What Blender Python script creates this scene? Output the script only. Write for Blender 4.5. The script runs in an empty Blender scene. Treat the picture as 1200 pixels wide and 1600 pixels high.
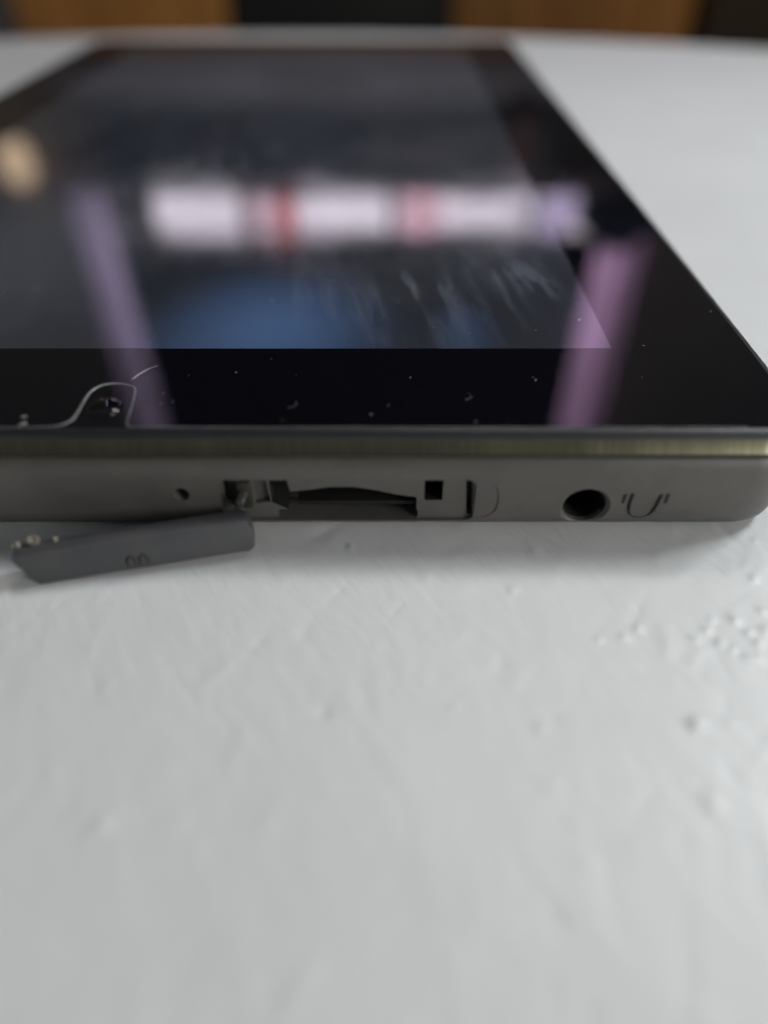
import bpy, bmesh, math, random
import numpy as np
from mathutils import Vector, Matrix
random.seed(7); rng = np.random.default_rng(7)
S = 0.001                                    # everything below is written in millimetres, z = 0 on the table top
scn = bpy.context.scene
col = scn.collection
R = math.radians

# ------------------------------------------------------------------ camera
cd = bpy.data.cameras.new('camera'); cam = bpy.data.objects.new('camera', cd); col.objects.link(cam)
cam.location = (0, -45.2*S, 44.5*S); cam.rotation_euler = (R(90-42.8), 0, 0)
cd.sensor_fit = 'VERTICAL'; cd.sensor_height = 36; cd.lens = 23.94
cd.clip_start = 0.001; cd.clip_end = 50
cd.dof.use_dof = True; cd.dof.focus_distance = 0.0658; cd.dof.aperture_fstop = 7.2
scn.camera = cam
# ------------------------------------------------------------------ ambient room light and added area lights
w = bpy.data.worlds.new('World'); scn.world = w; w.use_nodes = True
bg = w.node_tree.nodes['Background']; bg.inputs[0].default_value = (0.93, 0.95, 0.97, 1); bg.inputs[1].default_value = 0.13
def lamp(name, loc, target, sx, sy, power, color):
    l = bpy.data.lights.new(name, 'AREA'); l.shape = 'RECTANGLE'; l.size = sx; l.size_y = sy; l.energy = power; l.color = color
    o = bpy.data.objects.new(name, l); col.objects.link(o); o.location = loc
    o.rotation_euler = (Vector(target)-Vector(loc)).to_track_quat('-Z', 'Y').to_euler()
    return o
lamp('key_area_light', (0.235, 0.105, 0.275), (0, 0, 0), 0.085, 0.085, 0.74, (0.97, 0.99, 1.0))  # unseen key light, set close so the table dims towards the left
lamp('side_fill', (0.30, -0.20, 0.115), (0, 0, 0.005), 0.15, 0.15, 0.84, (1.0, 0.97, 0.92))  # unseen side light, added near and low to rake the paint
lamp('back_fill', (0.25, 0.72, 1.5), (0.0, 1.1, 0.0), 0.3, 0.3, 5.0, (1.0, 0.95, 0.88))  # unseen light added for the wood and cushions behind
scn.view_settings.view_transform = 'Standard'; scn.view_settings.look = 'None'
scn.view_settings.exposure = -0.11; scn.view_settings.gamma = 1.0
scn.cycles.use_denoising = True
scn.cycles.max_bounces = 8; scn.cycles.transparent_max_bounces = 12

# ------------------------------------------------------------------ helpers
def new_obj(name, bm, m, parent=None, smooth=True, angle=35):
    me = bpy.data.meshes.new(name); bm.normal_update(); bm.to_mesh(me); bm.free()
    if smooth:
        for p in me.polygons: p.use_smooth = True
        me.set_sharp_from_angle(angle=R(angle))
    o = bpy.data.objects.new(name, me); col.objects.link(o)
    if m: me.materials.append(m)
    if parent: o.parent = parent
    return o
def empty(name, loc=(0, 0, 0)):
    o = bpy.data.objects.new(name, None); col.objects.link(o); o.location = Vector(loc)*S; o.empty_display_size = 0.01
    return o
def tag(o, label=None, cat=None, group=None, kind=None):
    if label: o['label'] = label
    if cat: o['category'] = cat
    if group: o['group'] = group
    if kind: o['kind'] = kind
    return o
def box_bm(x0, x1, y0, y1, z0, z1, bev=0, seg=2, bm=None):
    b = bmesh.new()
    vs = [b.verts.new((x*S, y*S, z*S)) for x in (x0, x1) for y in (y0, y1) for z in (z0, z1)]
    for f in ((0,1,3,2),(4,6,7,5),(0,4,5,1),(2,3,7,6),(0,2,6,4),(1,5,7,3)): b.faces.new([vs[i] for i in f])
    if bev: bmesh.ops.bevel(b, geom=b.edges[:], offset=bev*S, segments=seg, profile=0.6, affect='EDGES')
    bmesh.ops.recalc_face_normals(b, faces=b.faces[:])
    if bm is not None:
        me = bpy.data.meshes.new('t'); b.to_mesh(me); b.free(); bm.from_mesh(me); bpy.data.meshes.remove(me); return bm
    return b
def prism_y(pts, y0, y1, bm=None):
    """outline in x,z pushed from y0 to y1"""
    b = bm or bmesh.new()
    a = [b.verts.new((x*S, y0*S, z*S)) for x, z in pts]; c = [b.verts.new((x*S, y1*S, z*S)) for x, z in pts]
    n = len(pts); fs = [b.faces.new(a), b.faces.new(c[::-1])]
    for i in range(n): fs.append(b.faces.new((a[i], c[i], c[(i+1) % n], a[(i+1) % n])))
    bmesh.ops.recalc_face_normals(b, faces=fs)
    return b
def lathe(prof, cx, cy, cz, n=32, axis='z', cap=True):
    b = bmesh.new(); rings = []
    for r, h in prof:
        ring = []
        for i in range(n):
            t = 2*math.pi*i/n; u, v = r*math.cos(t), r*math.sin(t)
            p = (cx+u, cy+v, cz+h) if axis == 'z' else (cx+u, cy+h, cz+v)
            ring.append(b.verts.new(Vector(p)*S))
        rings.append(ring)
    for k in range(len(rings)-1):
        for i in range(n): b.faces.new((rings[k][i], rings[k][(i+1) % n], rings[k+1][(i+1) % n], rings[k+1][i]))
    if cap: b.faces.new(rings[0][::-1]); b.faces.new(rings[-1])
    bmesh.ops.recalc_face_normals(b, faces=b.faces[:])
    return b
def tube(pts, rad, n=8, bm=None, flat=1.0):
    b = bm or bmesh.new(); P = [Vector(p)*S for p in pts]; rings = []
    for i, p in enumerate(P):
        d = (P[min(i+1, len(P)-1)]-P[max(i-1, 0)]).normalized()
        up = Vector((0, 0, 1)) if abs(d.z) < 0.9 else Vector((0, 1, 0))
        s = d.cross(up).normalized(); u = s.cross(d)
        r = (rad[i] if isinstance(rad, (list, tuple)) else rad)*S
        rings.append([b.verts.new(p+s*(r*math.cos(2*math.pi*k/n))+u*(r*flat*math.sin(2*math.pi*k/n))) for k in range(n)])
    for i in range(len(rings)-1):
        for k in range(n): b.faces.new((rings[i][k], rings[i][(k+1) % n], rings[i+1][(k+1) % n], rings[i+1][k]))
    b.faces.new(rings[0][::-1]); b.faces.new(rings[-1])
    return b
def spline(pts, k=6):
    out = []
    for i in range(len(pts)-1):
        p0, p1, p2, p3 = (Vector(pts[max(0, min(len(pts)-1, j))]) for j in (i-1, i, i+1, i+2))
        for s in range(k):
            t = s/k
            out.append(0.5*((2*p1)+(p2-p0)*t+(2*p0-5*p1+4*p2-p3)*t*t+(3*p1-p0-3*p2+p3)*t**3))
    return out+[Vector(pts[-1])]

# ------------------------------------------------------------------ materials
class M:
    def __init__(s, name):
        s.m = bpy.data.materials.new(name); s.m.use_nodes = True; s.t = s.m.node_tree
        s.b = s.t.nodes['Principled BSDF']
    def n(s, typ, **kw):
        x = s.t.nodes.new(typ)
        for k, v in kw.items():
            if k in x.inputs: x.inputs[k].default_value = v
            else: setattr(x, k, v)
        return x
    def l(s, a, b): s.t.links.new(a, b)
    def set(s, **kw):
        for k, v in kw.items(): s.b.inputs[k.replace('_', ' ')].default_value = v
        return s
    def ramp(s, src, stops):
        r = s.n('ShaderNodeValToRGB'); e = r.color_ramp.elements
        e[0].position, e[0].color = stops[0][0], stops[0][1]; e[1].position, e[1].color = stops[-1][0], stops[-1][1]
        for p, c in stops[1:-1]: q = e.new(p); q.color = c
        s.l(src, r.inputs[0]); return r
    def coord(s, scale=(1, 1, 1), rot=(0, 0, 0)):
        tc = s.n('ShaderNodeTexCoord'); mp = s.n('ShaderNodeMapping')
        mp.inputs['Scale'].default_value = scale; mp.inputs['Rotation'].default_value = rot
        if any(rot):                                        # turn first, then stretch
            m0 = s.n('ShaderNodeMapping'); m0.inputs['Rotation'].default_value = rot; mp.inputs['Rotation'].default_value = (0, 0, 0)
            s.l(tc.outputs['Object'], m0.inputs[0]); s.l(m0.outputs[0], mp.inputs[0])
        else: s.l(tc.outputs['Object'], mp.inputs[0])
        return mp.outputs[0]
    def math(s, op, a, b=None, c=None):
        x = s.n('ShaderNodeMath', operation=op)
        for i, v in enumerate((a, b, c)):
            if v is None: continue
            if isinstance(v, (int, float)): x.inputs[i].default_value = v
            else: s.l(v, x.inputs[i])
        return x.outputs[0]
    def blob(s, co, cx, cy, rx, ry, wob=0.3, sc=120):
        """1 in the middle of a ragged oval patch, 0 outside (millimetres)"""
        sp = s.n('ShaderNodeSeparateXYZ'); s.l(co, sp.inputs[0])
        u = s.math('DIVIDE', s.math('SUBTRACT', sp.outputs[0], cx*S), rx*S); v = s.math('DIVIDE', s.math('SUBTRACT', sp.outputs[1], cy*S), ry*S)
        d = s.math('SQRT', s.math('ADD', s.math('MULTIPLY', u, u), s.math('MULTIPLY', v, v)))
        d = s.math('ADD', d, s.math('MULTIPLY', s.math('SUBTRACT', s.noise(co, sc, 4, 0.6), 0.5), wob))
        mr = s.n('ShaderNodeMapRange', interpolation_type='SMOOTHSTEP'); s.l(d, mr.inputs[0])
        mr.inputs['From Min'].default_value = 0.0; mr.inputs['From Max'].default_value = 1.0; mr.inputs['To Min'].default_value = 1; mr.inputs['To Max'].default_value = 0
        return mr.outputs[0]
    def noise(s, co, scale, detail=4, rough=0.5, dist=0):
        x = s.n('ShaderNodeTexNoise', Scale=scale, Detail=detail, Roughness=rough, Distortion=dist); s.l(co, x.inputs['Vector']); return x.outputs[0]
    def bump(s, h, strength, dist):
        b = s.n('ShaderNodeBump', Strength=strength, Distance=dist); s.l(h, b.inputs['Height']); s.l(b.outputs[0], s.b.inputs['Normal']); return b
def g(v, a=1): return (v, v, v, a)
def simple(name, c, rough=0.5, metal=0, var=0.15, sc=300, bumpd=0.0):
    m = M(name); m.set(Roughness=rough, Metallic=metal); co = m.coord()
    nz = m.noise(co, sc)
    lo = tuple(x*(1-var) for x in c)+(1,); hi = tuple(min(1, x*(1+var)) for x in c)+(1,)
    m.l(m.ramp(nz, [(0.3, lo), (0.7, hi)]).outputs[0], m.b.inputs['Base Color'])
    if bumpd: m.bump(nz, 0.4, bumpd)
    return m.m

# white brushed satin paint with orange peel and faint grime
pt = M('white_paint'); pt.set(Roughness=0.42); pt.b.inputs['Specular IOR Level'].default_value = 0.4
co = pt.coord(); cs = pt.coord((1, 0.35, 1), (0, 0, R(-32)))
n1 = pt.noise(co, 42, 7, 0.68); n2 = pt.noise(cs, 900, 3, 0.55, 0.4); n3 = pt.noise(co, 3200, 2); n4 = pt.noise(cs, 190, 3, 0.5)
pt.l(pt.ramp(n1, [(0.3, (0.67, 0.695, 0.702, 1)), (0.7, (0.73, 0.755, 0.765, 1))]).outputs[0], pt.b.inputs['Base Color'])
b1 = pt.n('ShaderNodeBump', Strength=0.5, Distance=0.00013); pt.l(n2, b1.inputs['Height'])
b2 = pt.n('ShaderNodeBump', Strength=0.25, Distance=0.00002); pt.l(n3, b2.inputs['Height']); pt.l(b1.outputs[0], b2.inputs['Normal'])
b3 = pt.n('ShaderNodeBump', Strength=0.22, Distance=0.0005); pt.l(n4, b3.inputs['Height']); pt.l(b2.outputs[0], b3.inputs['Normal'])
pt.l(b3.outputs[0], pt.b.inputs['Normal'])

shell_m = M('grey_plastic'); shell_m.set(Roughness=0.48); co = shell_m.coord()
sn = shell_m.noise(co, 2600, 2); sn2 = shell_m.noise(co, 160, 7, 0.7)
shell_m.l(shell_m.ramp(sn2, [(0.3, (0.080, 0.077, 0.072, 1)), (0.7, (0.110, 0.105, 0.098, 1))]).outputs[0], shell_m.b.inputs['Base Color'])
shell_m.bump(sn, 0.25, 0.00003)
flap_m = M('slate_plastic'); flap_m.set(Roughness=0.5); co = flap_m.coord()
fn = flap_m.noise(co, 2200, 3)
flap_m.l(flap_m.ramp(flap_m.noise(co, 300, 4), [(0.3, (0.058, 0.060, 0.066, 1)), (0.7, (0.082, 0.082, 0.087, 1))]).outputs[0], flap_m.b.inputs['Base Color'])
flap_m.bump(fn, 0.3, 0.00003)
band_m = M('olive_metal'); band_m.set(Metallic=0.9, Roughness=0.30); co = band_m.coord((1, 0.03, 0.03))
bn = band_m.noise(co, 2500, 3, 0.7); bn2 = band_m.noise(co, 160, 3)
band_m.l(band_m.ramp(bn, [(0.25, (0.11, 0.106, 0.070, 1)), (0.75, (0.165, 0.158, 0.11, 1))]).outputs[0], band_m.b.inputs['Base Color'])
band_m.l(band_m.ramp(bn2, [(0.3, g(0.28)), (0.7, g(0.40))]).outputs[0], band_m.b.inputs['Roughness'])
band_m.bump(bn, 0.3, 0.00003)
groove_m = simple('dark_gasket', (0.03, 0.03, 0.02), 0.6, 0, 0.2, 900)
rim_m = simple('rim_plastic', (0.011, 0.012, 0.015), 0.42, 0, 0.2, 700)
black_hole = simple('flat_black', (0.006, 0.006, 0.006), 0.7, 0, 0.2, 900)

# black glass over the bezel
gl = M('black_glass'); gl.set(IOR=1.5); gl.b.inputs['Base Color'].default_value = (0.0035, 0.0035, 0.005, 1)
co = gl.coord(); gl.l(gl.ramp(gl.noise(co, 90, 5), [(0.35, g(0.015)), (0.75, g(0.06))]).outputs[0], gl.b.inputs['Roughness'])
# display: switched off panel under the glass, with wiped smears
ds = M('dark_display'); ds.set(IOR=2.15); ds.b.inputs['Base Color'].default_value = (0.006, 0.007, 0.010, 1)
co = ds.coord(); ds.l(ds.ramp(ds.noise(co, 60, 5), [(0.35, g(0.04)), (0.75, g(0.115))]).outputs[0], ds.b.inputs['Roughness'])
ds.b.inputs['Specular Tint'].default_value = (0.93, 0.93, 1.0, 1)
# wiped smears, a haze over the panel, and a blue sheen painted as diffuse colour
streak = ds.ramp(ds.noise(ds.coord((1, 0.13, 1), (0, 0, R(-9))), 420, 5, 0.62, 0.25), [(0.48, g(0)), (0.72, g(1))]).outputs[0]
wipe = ds.math('MAXIMUM', ds.blob(co, 3, 27, 9, 8, 0.9), ds.blob(co, 16, 29, 7, 8, 0.9))
wipe = ds.math('MAXIMUM', wipe, ds.math('MULTIPLY', ds.ramp(ds.noise(co, 38, 3), [(0.5, g(0)), (0.7, g(1))]).outputs[0], 0.35))
left = ds.blob(co, -46, 38, 26, 34, 1.0, 50)
f1 = ds.math('ADD', ds.math('MULTIPLY', ds.math('MULTIPLY', streak, wipe), 0.28), ds.math('ADD', ds.math('MULTIPLY', ds.math('MAXIMUM', left, ds.math('MULTIPLY', ds.blob(co, -20, 140, 75, 70, 0.9, 30), 0.45)), 0.06), ds.ramp(ds.noise(co, 22, 4, 0.6, 0.8), [(0.3, g(0.025)), (0.7, g(0.075))]).outputs[0]))  # streaked smears plus painted haze: left, far end and overall
grease_haze = ds.n('ShaderNodeBsdfDiffuse'); grease_haze.inputs[0].default_value = (0.42, 0.47, 0.58, 1)
blue_sheen = ds.n('ShaderNodeBsdfDiffuse'); blue_sheen.inputs[0].default_value = (0.18, 0.38, 0.85, 1)
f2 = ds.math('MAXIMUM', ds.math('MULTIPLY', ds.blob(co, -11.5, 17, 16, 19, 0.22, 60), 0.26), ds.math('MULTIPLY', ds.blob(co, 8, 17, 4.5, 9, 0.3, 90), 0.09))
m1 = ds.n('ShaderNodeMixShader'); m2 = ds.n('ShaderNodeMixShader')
ds.l(f2, m1.inputs[0]); ds.l(ds.b.outputs[0], m1.inputs[1]); ds.l(blue_sheen.outputs[0], m1.inputs[2])
ds.l(f1, m2.inputs[0]); ds.l(m1.outputs[0], m2.inputs[1]); ds.l(grease_haze.outputs[0], m2.inputs[2]); ds.l(m2.outputs[0], ds.t.nodes['Material Output'].inputs[0])

film_m = simple('clear_film_edge', (0.22, 0.225, 0.235), 0.3, 0, 0.3, 900)
dust_m = simple('pale_dust', (0.26, 0.26, 0.25), 0.7, 0, 0.2, 900)
nub_m = simple('worn_rubber', (0.17, 0.165, 0.135), 0.7, 0, 0.25, 900)

# wood, wall and window materials
def wood(name, a, b):
    m = M(name); m.set(Roughness=0.5); oi = m.n('ShaderNodeObjectInfo')
    co = m.coord((1, 1, 0.09)); nz = m.noise(co, 26, 6, 0.6, 1.2)
    r = m.ramp(nz, [(0.3, a+(1,)), (0.7, b+(1,))])
    hs = m.n('ShaderNodeHueSaturation'); mr = m.n('ShaderNodeMapRange')
    mr.inputs['To Min'].default_value = 0.7; mr.inputs['To Max'].default_value = 1.25
    m.l(oi.outputs['Random'], mr.inputs[0]); m.l(mr.outputs[0], hs.inputs['Value']); m.l(r.outputs[0], hs.inputs['Color'])
    m.l(hs.outputs[0], m.b.inputs['Base Color']); m.bump(nz, 0.3, 0.002); return m.m
wood_m = wood('oak_wood', (0.36, 0.145, 0.032), (0.68, 0.31, 0.075))
wood_d = wood('dark_oak', (0.05, 0.03, 0.015), (0.10, 0.06, 0.03))
wall_m = simple('brown_wall', (0.27, 0.25, 0.245), 0.85, 0, 0.12, 4)
floor_m = wood('floor_wood', (0.16, 0.09, 0.04), (0.28, 0.16, 0.08))
black_m = simple('black_lacquer', (0.010, 0.010, 0.010), 0.45, 0, 0.2, 20)
navy_m = simple('navy_cloth', (0.035, 0.048, 0.105), 0.9, 0, 0.25, 60, 0.002)
slate_m = simple('slate_cloth', (0.16, 0.18, 0.22), 0.9, 0, 0.3, 40, 0.002)
greyc_m = simple('grey_blanket_cloth', (0.34, 0.32, 0.37), 0.9, 0, 0.15, 60, 0.002)
frame_m = simple('lilac_frame_paint', (0.45, 0.40, 0.48), 0.5, 0, 0.05, 20)
pinkc_m = simple('pink_cloth', (0.30, 0.20, 0.21), 0.8, 0, 0.15, 60)
def translucent(name, c, mixw, diff=None, sc=9):
    m = M(name); m.set(Roughness=0.9); tr = m.n('ShaderNodeBsdfTranslucent'); co = m.coord((1, 1, 0.35)); nz = m.noise(co, sc, 3)
    r = m.ramp(nz, [(0.3, tuple(x*0.6 for x in c)+(1,)), (0.7, c+(1,))]); m.l(r.outputs[0], tr.inputs[0])
    m.b.inputs['Base Color'].default_value = (diff or c)+(1,)
    x = m.n('ShaderNodeMixShader'); x.inputs[0].default_value = mixw
    m.l(m.b.outputs[0], x.inputs[1]); m.l(tr.outputs[0], x.inputs[2]); m.l(x.outputs[0], m.t.nodes['Material Output'].inputs[0]); return m.m
bluec_m = translucent('blue_blind_cloth', (0.020, 0.032, 0.075), 0.8, (0.02, 0.03, 0.06), 4)
navyc_m = translucent('navy_blind_cloth', (0.016, 0.018, 0.036), 0.6, (0.015, 0.02, 0.04), 5)
def sheer(name, c, k):
    m = M(name); a = m.n('ShaderNodeBsdfTransparent'); a.inputs[0].default_value = c+(1,); d = m.n('ShaderNodeBsdfTranslucent'); d.inputs[0].default_value = c+(1,)
    nz = m.noise(m.coord((1, 1, .1)), 60, 3); rp = m.ramp(nz, [(0.35, g(k*0.8)), (0.65, g(k))]); x = m.n('ShaderNodeMixShader'); m.l(rp.outputs[0], x.inputs[0])
    m.l(d.outputs[0], x.inputs[1]); m.l(a.outputs[0], x.inputs[2]); m.l(x.outputs[0], m.t.nodes['Material Output'].inputs[0]); return m.m
lilac_l = sheer('lilac_sheer', (0.74, 0.69, 0.80), 0.27)
lilac_r = sheer('pink_lilac_sheer', (0.97, 0.80, 0.97), 0.45)
def tinted(name, c):
    m = M(name); a = m.n('ShaderNodeBsdfTransparent'); a.inputs[0].default_value = c+(1,); gs = m.n('ShaderNodeBsdfGlossy', Roughness=0.05)
    x = m.n('ShaderNodeMixShader'); x.inputs[0].default_value = 0.06
    m.l(a.outputs[0], x.inputs[1]); m.l(gs.outputs[0], x.inputs[2]); m.l(x.outputs[0], m.t.nodes['Material Output'].inputs[0]); return m.m
redj_m = tinted('red_glass', (0.85, 0.38, 0.38)); pinkj_m = tinted('pink_glass', (0.95, 0.78, 0.80))
def emit(name, c, s):
    m = M(name); m.b.inputs['Emission Color'].default_value = c+(1,); m.b.inputs['Emission Strength'].default_value = s
    m.b.inputs['Base Color'].default_value = (0.1, 0.1, 0.1, 1)
    co = m.coord(); r = m.ramp(m.noise(co, 2.2, 3), [(0.3, tuple(x*0.8 for x in c)+(1,)), (0.7, c+(1,))]); m.l(r.outputs[0], m.b.inputs['Emission Color']); return m.m
sky_m = emit('bright_overcast', (0.98, 0.88, 0.99), 3.9)
lampg_m = emit('warm_lit_shade', (1.0, 0.72, 0.46), 1.9)
pane_m = M('window_pane_glass'); tr = pane_m.n('ShaderNodeBsdfTransparent'); gy = pane_m.n('ShaderNodeBsdfGlossy', Roughness=0.02)
x = pane_m.n('ShaderNodeMixShader'); x.inputs[0].default_value = 0.06
pane_m.l(tr.outputs[0], x.inputs[1]); pane_m.l(gy.outputs[0], x.inputs[2]); pane_m.l(x.outputs[0], pane_m.t.nodes['Material Output'].inputs[0])

# ------------------------------------------------------------------ room behind: floor, wall with window, sky
WY = 1520
tag(new_obj('floor', box_bm(-2200, 2200, -900, WY+120, -790, -750), floor_m, smooth=False), kind='structure')
bm = bmesh.new()
for a in ((-2200, -690, -750, 2000), (590, 2200, -750, 2000), (-690, 590, -750, 455), (-690, 590, 1650, 2000)):
    box_bm(a[0], a[1], WY, WY+120, a[2], a[3], bm=bm)
tag(new_obj('wall', bm, wall_m, smooth=False), kind='structure')
tag(new_obj('sky', box_bm(-1700, 1600, WY+700, WY+710, -200, 2600), sky_m, smooth=False), kind='structure')

win = tag(empty('window', (-50, WY+60, 455)), 'bright window with lilac frame above the wooden sideboard, mostly covered by cloth', 'window')
def child(name, bm, m, p, **k):
    o = new_obj(name, bm, m, None, **k); o.parent = p; o.matrix_parent_inverse = Matrix.Translation(-p.location); return o
for a in ((-690, -672, 425, 1650), (574, 590, 455, 1650)): child('frame', box_bm(a[0], a[1], WY+20, WY+100, a[2], a[3], 4), frame_m, win)
child('frame', box_bm(-672, 574, WY+20, WY+100, 1620, 1650, 4), frame_m, win)
for xx in (-316, 20): child('mullion', box_bm(xx-11, xx+11, WY+40, WY+80, 456, 1619, 3), frame_m, win)
for a in ((-671, -328), (-304, 8), (32, 573)): child('pane', box_bm(a[0], a[1], WY+58, WY+62, 457, 1618), pane_m.m, win)
child('window_sill', box_bm(-720, 620, WY-90, WY+19, 426, 454, 5), frame_m, win)

def cloth(name, x0, x1, z0, z1, y, amp, waves, m, wob=6, nx=60, nz=20):
    b = bmesh.new(); fr = []; bk = []
    for i in range(nx+1):
        rf = []; rb = []
        for j in range(nz+1):
            u, v = i/nx, j/nz
            yy = y+amp*math.sin(u*waves*2*math.pi+0.5*math.sin(v*3))+0.3*amp*math.sin(u*waves*5+v*4)
            zz = z0+(z1-z0)*v+(1-v)*wob*math.sin(u*9+x0)
            xx = x0+(x1-x0)*u
            rf.append(b.verts.new((xx*S, yy*S, zz*S))); rb.append(b.verts.new((xx*S, (yy+2)*S, zz*S)))
        fr.append(rf); bk.append(rb)
    for i in range(nx):
        for j in range(nz):
            b.faces.new((fr[i][j], fr[i+1][j], fr[i+1][j+1], fr[i][j+1])); b.faces.new((bk[i][j], bk[i][j+1], bk[i+1][j+1], bk[i+1][j]))
    for i in range(nx):
        b.faces.new((fr[i][0], bk[i][0], bk[i+1][0], fr[i+1][0])); b.faces.new((fr[i][-1], fr[i+1][-1], bk[i+1][-1], bk[i][-1]))
    for j in range(nz):
        b.faces.new((fr[0][j], fr[0][j+1], bk[0][j+1], bk[0][j])); b.faces.new((fr[-1][j], bk[-1][j], bk[-1][j+1], fr[-1][j+1]))
    return new_obj(name, b, m)
rod = tag(empty('curtain_rod', (-50, WY-40, 1690)), 'dark rod above the window carrying the cloths and sheers', 'curtain rod')
child('rod', tube([(-800, WY-40, 1690), (700, WY-40, 1690)], 9, 12), black_m, rod)
for xx in (-760, 660): child('bracket', box_bm(xx-8, xx+8, WY-50, WY+1, 1672, 1681, 2), black_m, rod)
tag(cloth('hanging_cloth', -600, -70, 556, 1692, WY-40, 5, 2.5, bluec_m), 'deep blue cloth hung over the left half of the window', 'cloth')
tag(cloth('hanging_cloth', -82, 482, 550, 1692, WY-30, 5, 3, navyc_m), 'dark navy cloth hung over the right half of the window', 'cloth')
tag(cloth('sheer_curtain', -692, -600, 458, 1692, WY-20, 6, 2, lilac_l, 3, 24), 'greyish lilac sheer strip beside the deep blue cloth', 'curtain')
tag(cloth('sheer_curtain', 487, 590, 556, 1692, WY-14, 6, 2, lilac_r, 3, 24), 'bright pinkish lilac sheer strip beside the navy cloth', 'curtain')

# sill ornaments seen in the bright gap below the cloths
def jar(name, xx, r, h, m, label):
    t = tag(empty(name, (xx, WY-50, 454)), label, name)
    child('body', lathe([(r*.8, 0), (r, h*.12), (r, h*.7), (r*.6, h*.85), (r*.6, h)], xx, WY-50, 454.3, 24), m, t)
    child('lid', lathe([(r*.66, 0), (r*.66, h*.1)], xx, WY-50, 454.5+h, 24), frame_m, t)
jar('jar', -215, 24, 135, redj_m, 'red glass jar standing on the window sill in the bright gap')
jar('jar', 78, 44, 120, pinkj_m, 'wide pink glass jar standing on the window sill')
jar('bottle', -283, 22, 120, pinkj_m, 'slim pink glass bottle on the window sill beside the red jar')
jar('bottle', -512, 17, 125, wood_d, 'slim dark brown bottle on the left of the window sill')
jar('flower_pot', -560, 34, 100, frame_m, 'lilac grey pot at the left end of the window sill')
lilac_glass = tinted('lilac_glass', (0.88, 0.84, 0.99))  # the pieces below are added to tint and block this end of the gap
jar('jar', 374, 36, 92, lilac_glass, 'pale lilac glass jar at the right end of the bright gap')
jar('bottle', 322, 9, 120, frame_m, 'thin lilac grey bottle on the right of the window sill')
jar('flower_pot', 505, 88, 100, navy_m, 'wide dark pot added to block the right end of the bright gap')

# sideboard under the window: oak doors left and right, black middle
sb = tag(empty('sideboard', (-50, 1480, -750)), 'orange brown oak sideboard with a black middle door, behind the white table', 'sideboard')
child('carcass', box_bm(-652, 548, 1452, 1512, -700, 176, 3), wood_m, sb)
child('carcass_top', box_bm(-662, 558, 1422, 1518, 176.5, 200, 4), wood_m, sb)
for xx in (-640, 500):
    for yy in (1456, 1490): child('leg', box_bm(xx, xx+34, yy, yy+20, -749.5, -700.5, 3), wood_m, sb)
edges_l = [-650, -542, -425, -345, -274]; edges_r = [124, 232, 300, 392, 470, 546]
for ed in (edges_l, edges_r):
    for a, b in zip(ed[:-1], ed[1:]): child('plank', box_bm(a+1.5, b-1.5, 1438+random.uniform(-2, 2), 1451.6, -690, 168, 3), wood_m, sb)
child('black_door', box_bm(-271, 121, 1436, 1451.6, -690, 168, 3), black_m, sb)
for xx in (-300, 150): child('knob', lathe([(5, -22), (11, -20), (12, -12), (5, -6), (5, 0)], xx, 1436, 60, 16, 'y'), black_m, sb)
side = tag(empty('cabinet', (800, 1480, -750)), 'dark brown cabinet standing right of the oak sideboard', 'cabinet')
child('carcass', box_bm(572, 1100, 1440, 1512, -749.5, 120, 4), wood_d, side)
for a in (574, 838): child('door', box_bm(a+3, a+257, 1424, 1439.6, -735, 110, 4), wood_d, side)

def cushion(name, x0, x1, y0, y1, z0, z1, m, label, cat, grp=None):
    b = bmesh.new(); bmesh.ops.create_cube(b, size=2); bmesh.ops.subdivide_edges(b, edges=b.edges[:], cuts=9, use_grid_fill=True)
    for v in b.verts:
        p = v.co.copy(); q = Vector([math.copysign(abs(c)**0.8, c) for c in p]); n = max(1e-6, (abs(q.x)**3.2+abs(q.y)**3.2+abs(q.z)**3.2)**(1/3.2)); q = q/n
        q.z *= 1+0.08*math.sin(q.x*5+x0)
        v.co = Vector(((x0+x1)/2+q.x*(x1-x0)/2, (y0+y1)/2+q.y*(y1-y0)/2, (z0+z1)/2+q.z*(z1-z0)/2))*S
    o = new_obj(name, b, m, angle=80); tag(o, label, cat, grp)
cushion('folded_blanket', -640, 420, 1428, 1512, 200.5, 296, greyc_m, 'grey folded blanket lying along the sideboard top', 'blanket')
cushion('cushion', -575, -470, 1430, 1505, 294, 478, navy_m, 'narrow navy cushion at the left end of the grey blanket', 'cushion')
cushion('cushion', -470, -320, 1432, 1505, 294, 415, navy_m, 'low navy cushion between the two taller navy ones', 'cushion')
cushion('cushion', -330, -40, 1430, 1508, 294, 470, navy_m, 'widest navy cushion in front of the window', 'cushion')
cushion('cushion', -50, 350, 1430, 1508, 294, 464, slate_m, 'slate grey cushion right of the navy cushions', 'cushion')
cushion('pouch', 235, 300, 1405, 1429.5, 298, 420, pinkc_m, 'small dull pink pouch leaning on the slate cushion', 'pouch')
wl = tag(empty('wall_lamp', (-755, WY, 406)), 'small lit warm wall lamp left of the window', 'lamp')
child('back_plate', box_bm(-775, -735, WY-12, WY-0.3, 360, 440, 3), black_m, wl)
child('shade', lathe([(26, -35), (34, 0), (26, 35)], -755, WY-48, 406, 20), lampg_m, wl)

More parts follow.
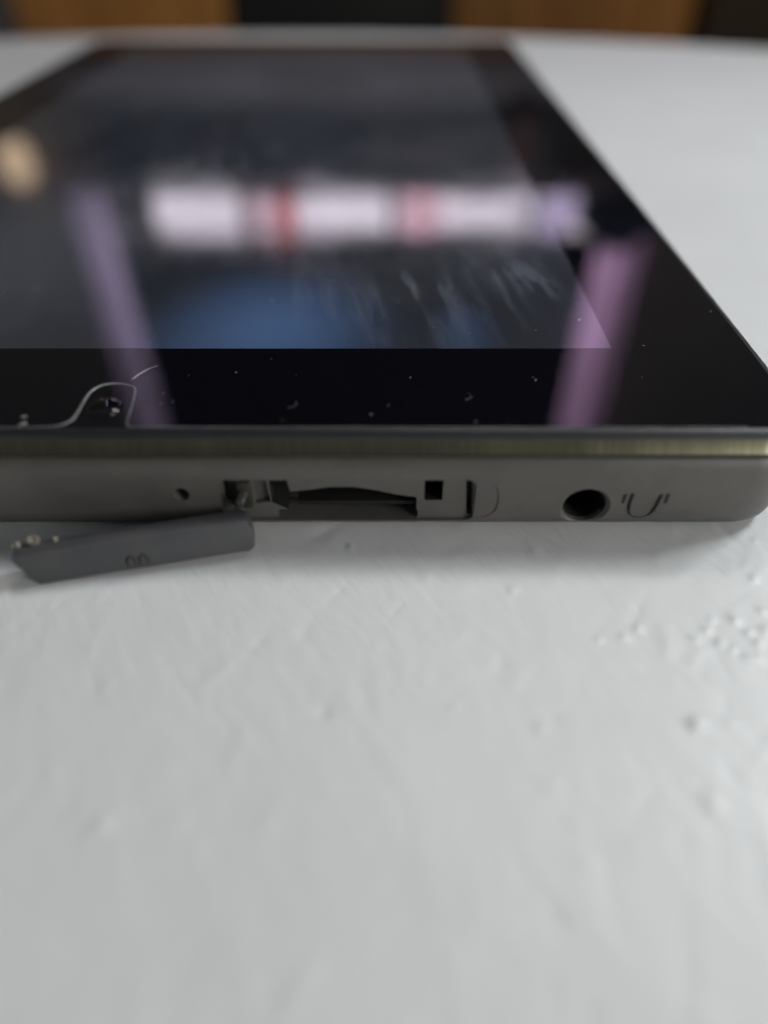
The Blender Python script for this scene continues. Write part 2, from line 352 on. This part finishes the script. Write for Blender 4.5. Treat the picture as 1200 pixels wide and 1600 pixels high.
# ------------------------------------------------------------------ round white table
TC = Vector((-38, -182)); TR = 474.0
def table_bm():
    C = np.array([2.0, -18.0]); nt = 760
    rad = [0.0]; r = 0.3
    while r < 62: rad.append(r); r += 0.30
    st = 0.33
    while r < 5000: rad.append(r); r += st; st *= 1.12
    rad = np.array(rad[1:]); th = np.arange(nt)*2*np.pi/nt
    dx, dy = np.cos(th), np.sin(th)
    ox, oy = C[0]-TC.x, C[1]-TC.y
    bq = ox*dx+oy*dy; edge = -bq+np.sqrt(bq*bq-(ox*ox+oy*oy-(TR-8)**2))
    last = np.searchsorted(rad, edge.min()*0.9); rad = rad[:last]
    rr = np.concatenate([np.repeat(rad[:, None], nt, 1), [rad[-1]+(edge-rad[-1])*k for k in (0.3, 0.65, 1.0)]], 0)
    X = C[0]+rr*dx; Y = C[1]+rr*dy; Z = np.zeros_like(X)
    # paint relief: blisters, dimples and short brush ridges
    bumps = [(1148, 970, .09, .35), (1105, 985, .07, .3), (1125, 1005, .08, .3), (1170, 990, .08, .3), (1185, 1005, .09, .33), (1190, 955, .07, .3), (1145, 1015, .07, .28), (1085, 1000, .06, .3),
             (1168, 1028, .08, .3), (1183, 1030, .07, .3), (1112, 968, .05, .28), (1196, 985, .09, .3), (1087, 1133, .16, .36), (997, 982, .07, .3), (975, 995, .05, .35), (935, 1000, .05, .3), (548, 855, .05, .3),
             (1180, 845, .06, .25), (1178, 905, .06, .3), (865, 1225, .025, .5), (845, 1137, .05, .35), (505, 1113, -.06, .35), (1115, 1255, .06, .45), (905, 1290, .02, .4), (158, 1288, .07, .5), (1140, 1130, .04, .3), (800, 925, .04, .4), (835, 860, .03, .4)]
    f = 1064.; t0 = math.radians(42.8)
    def ground(px, py):
        d = np.array([(px-600)/f, math.cos(t0)-(py-800)/f*math.sin(t0), -math.sin(t0)-(py-800)/f*math.cos(t0)]); k = -44.5/d[2]; return d[0]*k, -45.2+d[1]*k
    lst = [(*ground(p, q), a*1.8, s*0.75, s*1.0, rng.uniform(-.5, .1)) for p, q, a, s in bumps]
    for _ in range(1500):
        r_ = 58*math.sqrt(rng.uniform()); a_ = rng.uniform(0, 2*math.pi); e = rng.uniform()
        lst.append((C[0]+r_*math.cos(a_), C[1]+r_*math.sin(a_), rng.normal()*0.021*(1+0.5*rng.uniform(-1, 1)), rng.uniform(.16, .5), rng.uniform(.3, 1.6), rng.normal()*.5-.6))
    for p, q, a, s1, s2, an in ((282, 1068, -.03, .09, 1.5, .72), (70, 1010, .035, .08, .8, .05), (330, 1110, -.02, .1, 1.2, .9)): lst.append((*ground(p, q), a, s1, s2, an))
    xs, ys = X[:last], Y[:last]; zz = np.zeros_like(xs)
    for bx, by, a, s1, s2, an in lst:
        near = (abs(xs-bx) < 3.2*max(s1, s2)) & (abs(ys-by) < 3.2*max(s1, s2))
        if not near.any(): continue
        u = xs[near]-bx; v = ys[near]-by; c, s = math.cos(an), math.sin(an)
        zz[near] += a*np.exp(-0.5*(((u*c+v*s)/s1)**2+((-u*s+v*c)/s2)**2))
    Z[:last] = zz
    rows = [(X, Y, Z)]
    for dr, dz in ((3, -0.6), (5.7, -2.3), (7.4, -5), (8, -8), (8, -22), (6, -25), (0, -26)):
        k = edge+dr; rows.append((C[0]+k[None]*dx, C[1]+k[None]*dy, np.full((1, nt), float(dz))))
    X = np.concatenate([q[0] for q in rows]); Y = np.concatenate([q[1] for q in rows]); Z = np.concatenate([q[2] for q in rows])
    n = X.shape[0]; V = np.stack([X, Y, Z], -1).reshape(-1, 3)*S
    i, j = np.meshgrid(np.arange(n-1), np.arange(nt), indexing='ij'); j2 = (j+1) % nt
    F = np.stack([i*nt+j, (i+1)*nt+j, (i+1)*nt+j2, i*nt+j2], -1).reshape(-1, 4)
    me = bpy.data.meshes.new('table_top')
    me.vertices.add(len(V)); me.vertices.foreach_set('co', V.ravel())
    tri = list(range(nt)); bot = [(n-1)*nt+k for k in range(nt)][::-1]
    loops = np.concatenate([F.ravel(), np.array(tri), np.array(bot)])
    me.loops.add(len(loops)); me.loops.foreach_set('vertex_index', loops.astype(np.int32))
    starts = np.concatenate([np.arange(len(F))*4, [len(F)*4, len(F)*4+nt]]); me.polygons.add(len(starts)); me.polygons.foreach_set('loop_start', starts.astype(np.int32))
    me.update(calc_edges=True); me.validate()
    for p in me.polygons: p.use_smooth = True
    return me
tab = tag(empty('table', (TC.x, TC.y, -750)), 'round white painted table with a slightly lumpy brushed finish', 'table')
me = table_bm(); me.materials.append(pt.m)
tt = bpy.data.objects.new('table_top', me); col.objects.link(tt); tt.parent = tab; tt.matrix_parent_inverse = Matrix.Translation(-tab.location)
child('apron', lathe([(400, 0), (404, 1), (404, 70), (400, 71)], TC.x, TC.y, -97.5, 64), pt.m, tab)
for k in range(4):
    a = R(45+90*k); child('leg', lathe([(18, 0), (26, 640), (26, 652.2)], TC.x+340*math.cos(a), TC.y+340*math.sin(a), -749.8, 20), pt.m, tab)

# ------------------------------------------------------------------ tablet
X0, X1, Y0, Y1 = -80.6, 34.9, 0.0, 187.5
tb = tag(empty('tablet', (-23, 92, 0)), 'dark tablet lying face up with its port cover hanging open', 'tablet')
def rrect(d, r, n=10, ex=0):
    pts = []; x0, x1, y0, y1 = X0+d-ex, X1-d+ex, Y0+d, Y1-d
    for cx, cy, a in ((x1-r, y1-r, 0), (x0+r, y1-r, 90), (x0+r, y0+r, 180), (x1-r, y0+r, 270)):
        for k in range(n+1): t = R(a+90*k/n); pts.append((cx+r*math.cos(t), cy+r*math.sin(t)))
    return pts
def slab(prof, r0=6.5, ex=0):
    b = bmesh.new(); rings = []
    for d, z in prof:
        rings.append([b.verts.new((x*S, y*S, z*S)) for x, y in rrect(d, max(0.6, r0-d), ex=ex)])
    n = len(rings[0])
    for a, c in zip(rings[:-1], rings[1:]):
        for i in range(n): b.faces.new((a[i], a[(i+1) % n], c[(i+1) % n], c[i]))
    b.faces.new(rings[0][::-1]); b.faces.new(rings[-1]); bmesh.ops.recalc_face_normals(b, faces=b.faces[:])
    return b
shell = child('back_shell', slab([(7, 0.02), (4, 0.04), (2.4, 0.16), (1.3, 0.42), (0.65, 0.8), (0.25, 1.3), (0.06, 2.0), (0, 3.0), (0, 6.9), (0.05, 7.45), (0.2, 7.9), (0.5, 8.28), (0.95, 8.46), (1.4, 8.5)], 5.4, 2.5), shell_m.m, tb)
# openings cut in the end of the shell
cutters = []
def rr2(x0, x1, z0, z1, r, n=5):
    pts = []
    for cx, cz, a in ((x1-r, z1-r, 0), (x0+r, z1-r, 90), (x0+r, z0+r, 180), (x1-r, z0+r, 270)):
        for k in range(n+1): t = R(a+90*k/n); pts.append((cx+r*math.cos(t), cz+r*math.sin(t)))
    return pts
def circ(cx, cz, r, n=28): return [(cx+r*math.cos(2*math.pi*k/n), cz+r*math.sin(2*math.pi*k/n)) for k in range(n)]
cuts = [prism_y(rr2(-14.6, 8.1, 1.45, 6.4, 0.8), -3, 0.55),                      # shallow recess for the cover
        prism_y([(-14.3, 3.0), (-13.1, 2.9), (-13.1, 6.2), (-14.3, 6.0)], -3, 1.6),
        prism_y(rr2(-9.9, 3.1, 1.45, 2.5, 0.3), -3, 3.5),
        prism_y([(-11.6, 3.2), (-11.6, 6.2), (-10.4, 6.42), (-10.2, 3.4)], -3, 1.1),
        prism_y([(-10.1, 3.35), (-10.15, 6.4), (-8.6, 6.2), (-8.35, 4.6), (-6.5, 4.85), (-4.8, 5.15), (-2.6, 5.15), (-0.8, 4.8), (1.0, 4.3), (2.95, 3.95), (2.95, 2.3), (-8.4, 2.3)], -3, 7),
        prism_y(rr2(3.6, 5.25, 3.6, 5.95, 0.15), -3, 5),
        prism_y([(7.55, 1.9), (8.05, 1.9), (7.95, 3.8), (7.75, 6.0), (7.2, 6.0), (7.4, 3.8)], -3, 1.8),
        prism_y(rr2(6.9, 10.2, 1.95, 6.2, 1.6, 8), -3, 0.10),
        prism_y(circ(18.09, 3.15, 1.92), -3, 9),
        prism_y(circ(-17.9, 4.75, 0.72, 16), -3, 4)]
for bmc in cuts:
    c = new_obj('cutter', bmc, black_hole, smooth=False); cutters.append(c)
    md = shell.modifiers.new('cut', 'BOOLEAN'); md.operation = 'DIFFERENCE'; md.solver = 'EXACT'; md.object = c
cone = new_obj('cutter', lathe([(2.65, -0.6), (2.25, 0.0), (1.9, 0.4)], 18.09, 0, 3.15, 28, 'y'), None); cutters.append(cone)
md = shell.modifiers.new('cut', 'BOOLEAN'); md.operation = 'DIFFERENCE'; md.solver = 'EXACT'; md.object = cone
dg = bpy.context.evaluated_depsgraph_get()
nm = bpy.data.meshes.new_from_object(shell.evaluated_get(dg)); shell.modifiers.clear(); shell.data = nm
nm.materials.clear(); nm.materials.append(shell_m.m)
nm.materials.append(black_hole)                       # deep walls painted black, standing in for the shade inside the openings
for p in nm.polygons:
    p.use_smooth = True; c = p.center/S
    p.material_index = 1 if (-10.6 < c.x < 21 and 2.3 < c.z < 7 and 1.1 < c.y < 9.5) else 0
nm.set_sharp_from_angle(angle=R(28))
for c in cutters: bpy.data.objects.remove(c)
# linings and contents of the openings
jk = child('headphone_jack', lathe([(1.9, 0.9), (1.9, 8.6)], 18.09, 0, 3.15, 28, 'y', cap=False), black_hole, tb)
child('jack_contact', box_bm(17.5, 18.7, 5.0, 6.5, 2.0, 2.3, 0.05), band_m.m, jk)
cs_ = child('card_slot', box_bm(-10.0, 2.85, 6.2, 6.8, 3.3, 6.3), black_hole, tb)
child('slot_tongue', box_bm(-7.9, 2.8, 1.4, 6.1, 2.32, 2.75, 0.05), black_hole, cs_)
child('hinge_block', box_bm(-12.9, -11.8, 0.1, 0.7, 3.0, 6.0, 0.2), groove_m, tb)
child('square_contact', box_bm(3.65, 5.2, 4.2, 4.9, 3.65, 5.9), black_hole, tb)

child('metal_band', slab([(0.5, 8.995), (0.3, 9.0), (0.2, 9.08), (0.90, 10.2), (0.93, 10.5), (0.96, 10.55), (1.0, 10.595)], 4.9, 2.0), band_m.m, tb)
child('gasket', slab([(0.24, 8.508), (0.24, 8.95), (0.4, 8.99)], 5.0, 2.0), groove_m, tb)
child('glass_rim', slab([(0.35, 10.6), (0.12, 10.7), (0.05, 10.85), (0.05, 11.12), (0.2, 11.32), (0.5, 11.42), (0.72, 11.44)], 3.6, 1.0), rim_m, tb)
child('cover_glass', slab([(0.78, 11.0), (0.74, 11.45), (0.80, 11.5)], 3.6, 1.0), gl.m, tb)
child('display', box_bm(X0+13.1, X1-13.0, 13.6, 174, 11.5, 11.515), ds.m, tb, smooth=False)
cl = child('camera_lens', lathe([(1.5*math.cos(R(t)), 0.42*math.sin(R(t))) for t in range(0, 90, 6)], -23.85, 3.6, 11.49, 40), gl.m, tb, angle=80)
# edge of the screen protector with its notch round the lens
pe = [(-80, .62), (-60, .66), (-40, .68), (-31.6, .68), (-28.5, .75), (-26.9, .9), (-26.1, 1.6), (-25.95, 2.6), (-25.95, 4.3), (-25.85, 5.9), (-25.3, 6.95), (-24.2, 7.35), (-22.9, 7.15), (-22.1, 6.6), (-21.75, 5.0), (-21.55, 3.3), (-21.4, 1.9), (-21.1, 1.0), (-19, .72), (0, .7), (20, .7), (30, .75)]
P = spline([(a, b, 11.52) for a, b in pe], 7)
child('protector_edge', tube(P, [0.045+0.11*math.exp(-((p.x+25.2)**2/2.5)) * (1 if p.y > .8 else .5) for p in P], 6, flat=0.45), film_m, tb)
child('protector_tear', tube(spline([(-22.75, 8.0, 11.53), (-22.3, 8.9, 11.55), (-21.7, 9.8, 11.54), (-20.97, 10.4, 11.53)], 4), [.03, .06, .07, .07, .06, .07, .08, .06, .05, .04, .03, .03, .02], 6, flat=0.5), film_m, tb)

# headphone symbol moulded into the shell beside the jack
hs_b = bmesh.new()
prism_y([(21.15, 4.75), (21.5, 4.85), (21.45, 3.75), (21.2, 3.7)], -0.03, 0.03, hs_b)
tube(spline([(22.0, -0.0, 4.85), (22.0, 0.0, 3.4), (22.3, 0.0, 2.4), (23.0, 0.06, 1.95), (23.8, 0.06, 2.15), (24.3, 0.0, 2.9), (24.55, 0.0, 4.75)], 6), [0.16]*9+[0.1]*4+[0.055]*12+[0.1]*4+[0.16]*8, 6, hs_b)
prism_y([(24.95, 4.85), (25.3, 4.85), (25.25, 3.75), (24.95, 3.7)], -0.03, 0.03, hs_b)
child('headphone_symbol', hs_b, black_hole, tb)

# port cover hanging open in front of the slot
cov = child('port_cover', bmesh.new(), flap_m.m, tb)
P0 = Vector((-29.8, -6.5, 0.03)); P1 = Vector((-11.3, -3.1, 0.85))
U = (P1-P0).normalized(); N = Vector((U.y, -U.x, 0)).normalized(); W = N.cross(U)*-1
if W.z < 0: W = -W
W = (W+N*-0.12).normalized(); N = U.cross(W).normalized()
L = (P1-P0).length
def fl(u, v, n): return P0+U*u+W*v+N*n          # n > 0 faces the camera
out_ = [(0.15, 0.0), (L-0.5, 0.0), (L-.12, .35), (L+0.05, 1.2), (L-0.02, 2.6), (L-0.3, 3.2), (L-.7, 3.4), (-0.7, 3.4), (-1.0, 3.28), (-1.12, 3.05), (-1.05, 2.7)]
b = bmesh.new(); layers = []
for n_, inset in ((-2.1, .35), (-1.9, .08), (-1.2, 0), (-0.3, 0), (-0.08, .06), (0.0, .22)):
    cu, cv = L/2, 1.7
    layers.append([b.verts.new(fl(u-math.copysign(min(inset, abs(u-cu)), u-cu), v-math.copysign(inset, v-cv), n_)*S) for u, v in out_])
k = len(out_)
b.faces.new(layers[0][::-1]); b.faces.new(layers[-1])
for a, c in zip(layers[:-1], layers[1:]):
    for i in range(k): b.faces.new((a[i], a[(i+1) % k], c[(i+1) % k], c[i]))
bmesh.ops.recalc_face_normals(b, faces=b.faces[:])
me = bpy.data.meshes.new('port_cover'); b.to_mesh(me); b.free()
for p in me.polygons: p.use_smooth = True
me.set_sharp_from_angle(angle=R(32)); me.materials.append(flap_m.m); cov.data = me
def sub(name, bm, m, p=cov):
    o = new_obj(name, bm, m); o.parent = p; return o
lb = bmesh.new()
for uu in (8.1, 9.2):
    tube(spline([fl(uu-.3, .5, .0), fl(uu-.27, 1.2, .0), fl(uu+.06, 1.5, .0), fl(uu+.33, 1.15, .0), fl(uu+.36, .5, .0)], 5), 0.13, 6, lb)
sub('embossed_mark', lb, groove_m)
for uu, hh, ww, mm in ((-0.8, .45, .3, nub_m), (-1.15, .3, .2, nub_m), (2.3, .45, .22, nub_m), (0.5, .8, .6, nub_m)):
    bb = bmesh.new(); bmesh.ops.create_icosphere(bb, subdivisions=2, radius=1)
    for v in bb.verts:
        c = v.co*(1+random.uniform(-.45, .3)); v.co = fl(uu+c.x*ww, 3.4+c.z*hh*.8, -1.6+c.y*.45)*S
    sub('torn_clip', bb, mm)
sub('hinge_strap', tube(spline([fl(L-1.2, 2.9, -1.9), fl(L-.9, 3.3, -2.6), Vector((-12.6, -.6, 4.6)), Vector((-12.4, .3, 4.9)), Vector((-12.4, .9, 4.9))], 5), 0.42, 8, flat=0.6), flap_m.m)
# dust and lint on the glass
db = bmesh.new(); f = 1064.; t0 = math.radians(42.8)
def on_glass(px, py):
    d = Vector(((px-600)/f, math.cos(t0)-(py-800)/f*math.sin(t0), -math.sin(t0)-(py-800)/f*math.cos(t0))); return Vector((0, -45.2, 44.5))+d*(-33.0/d.z)
spots = [on_glass(*q) for q in ((424, 561), (369, 582), (295, 586), (463, 586), (255, 615), (252, 630), (270, 628), (641, 590), (833, 590), (837, 594), (580, 648), (743, 659), (607, 633), (442, 657), (576, 405), (650, 485), (677, 512), (734, 521), (519, 439), (837, 516), (1003, 590), (1005, 540), (1110, 487), (38, 652), (36, 664), (820, 430), (905, 500))]
sizes = [random.uniform(.035, .075) for _ in spots]; sizes[23] = .2; sizes[24] = .24
for _ in range(260):
    spots.append(Vector((rng.uniform(-45, 33), 1+60*rng.uniform()**1.4, 0))); sizes.append(rng.uniform(.008, .022))
for p, s in zip(spots, sizes):
    zt = 11.515 if p.y > 13.5 else 11.5
    a = random.uniform(0, 3.14); st_ = random.uniform(1, 2.2)
    m4 = Matrix.Translation(Vector((p.x, p.y, zt+s*.3))*S) @ Matrix.Rotation(a, 4, 'Z') @ Matrix.Diagonal((s*st_*S, s*.8*S, s*.55*S, 1))
    r = bmesh.ops.create_icosphere(db, subdivisions=1, radius=1, matrix=m4)
    for v in r['verts']: v.co += Vector([random.uniform(-.25, .25)*s*S for _ in range(3)])
for _ in range(4):
    x_, y_, a_ = rng.uniform(-42, 30), rng.uniform(2, 30), rng.uniform(0, 3.1); zt = 11.54
    tube(spline([(x_, y_, zt), (x_+.7*math.cos(a_), y_+.7*math.sin(a_), zt+.05), (x_+1.2*math.cos(a_+.7), y_+1.2*math.sin(a_+.7), zt)], 5), 0.012, 4, db)
tag(new_obj('dust', db, dust_m), 'pale dust specks scattered over the dark glass', kind='stuff')
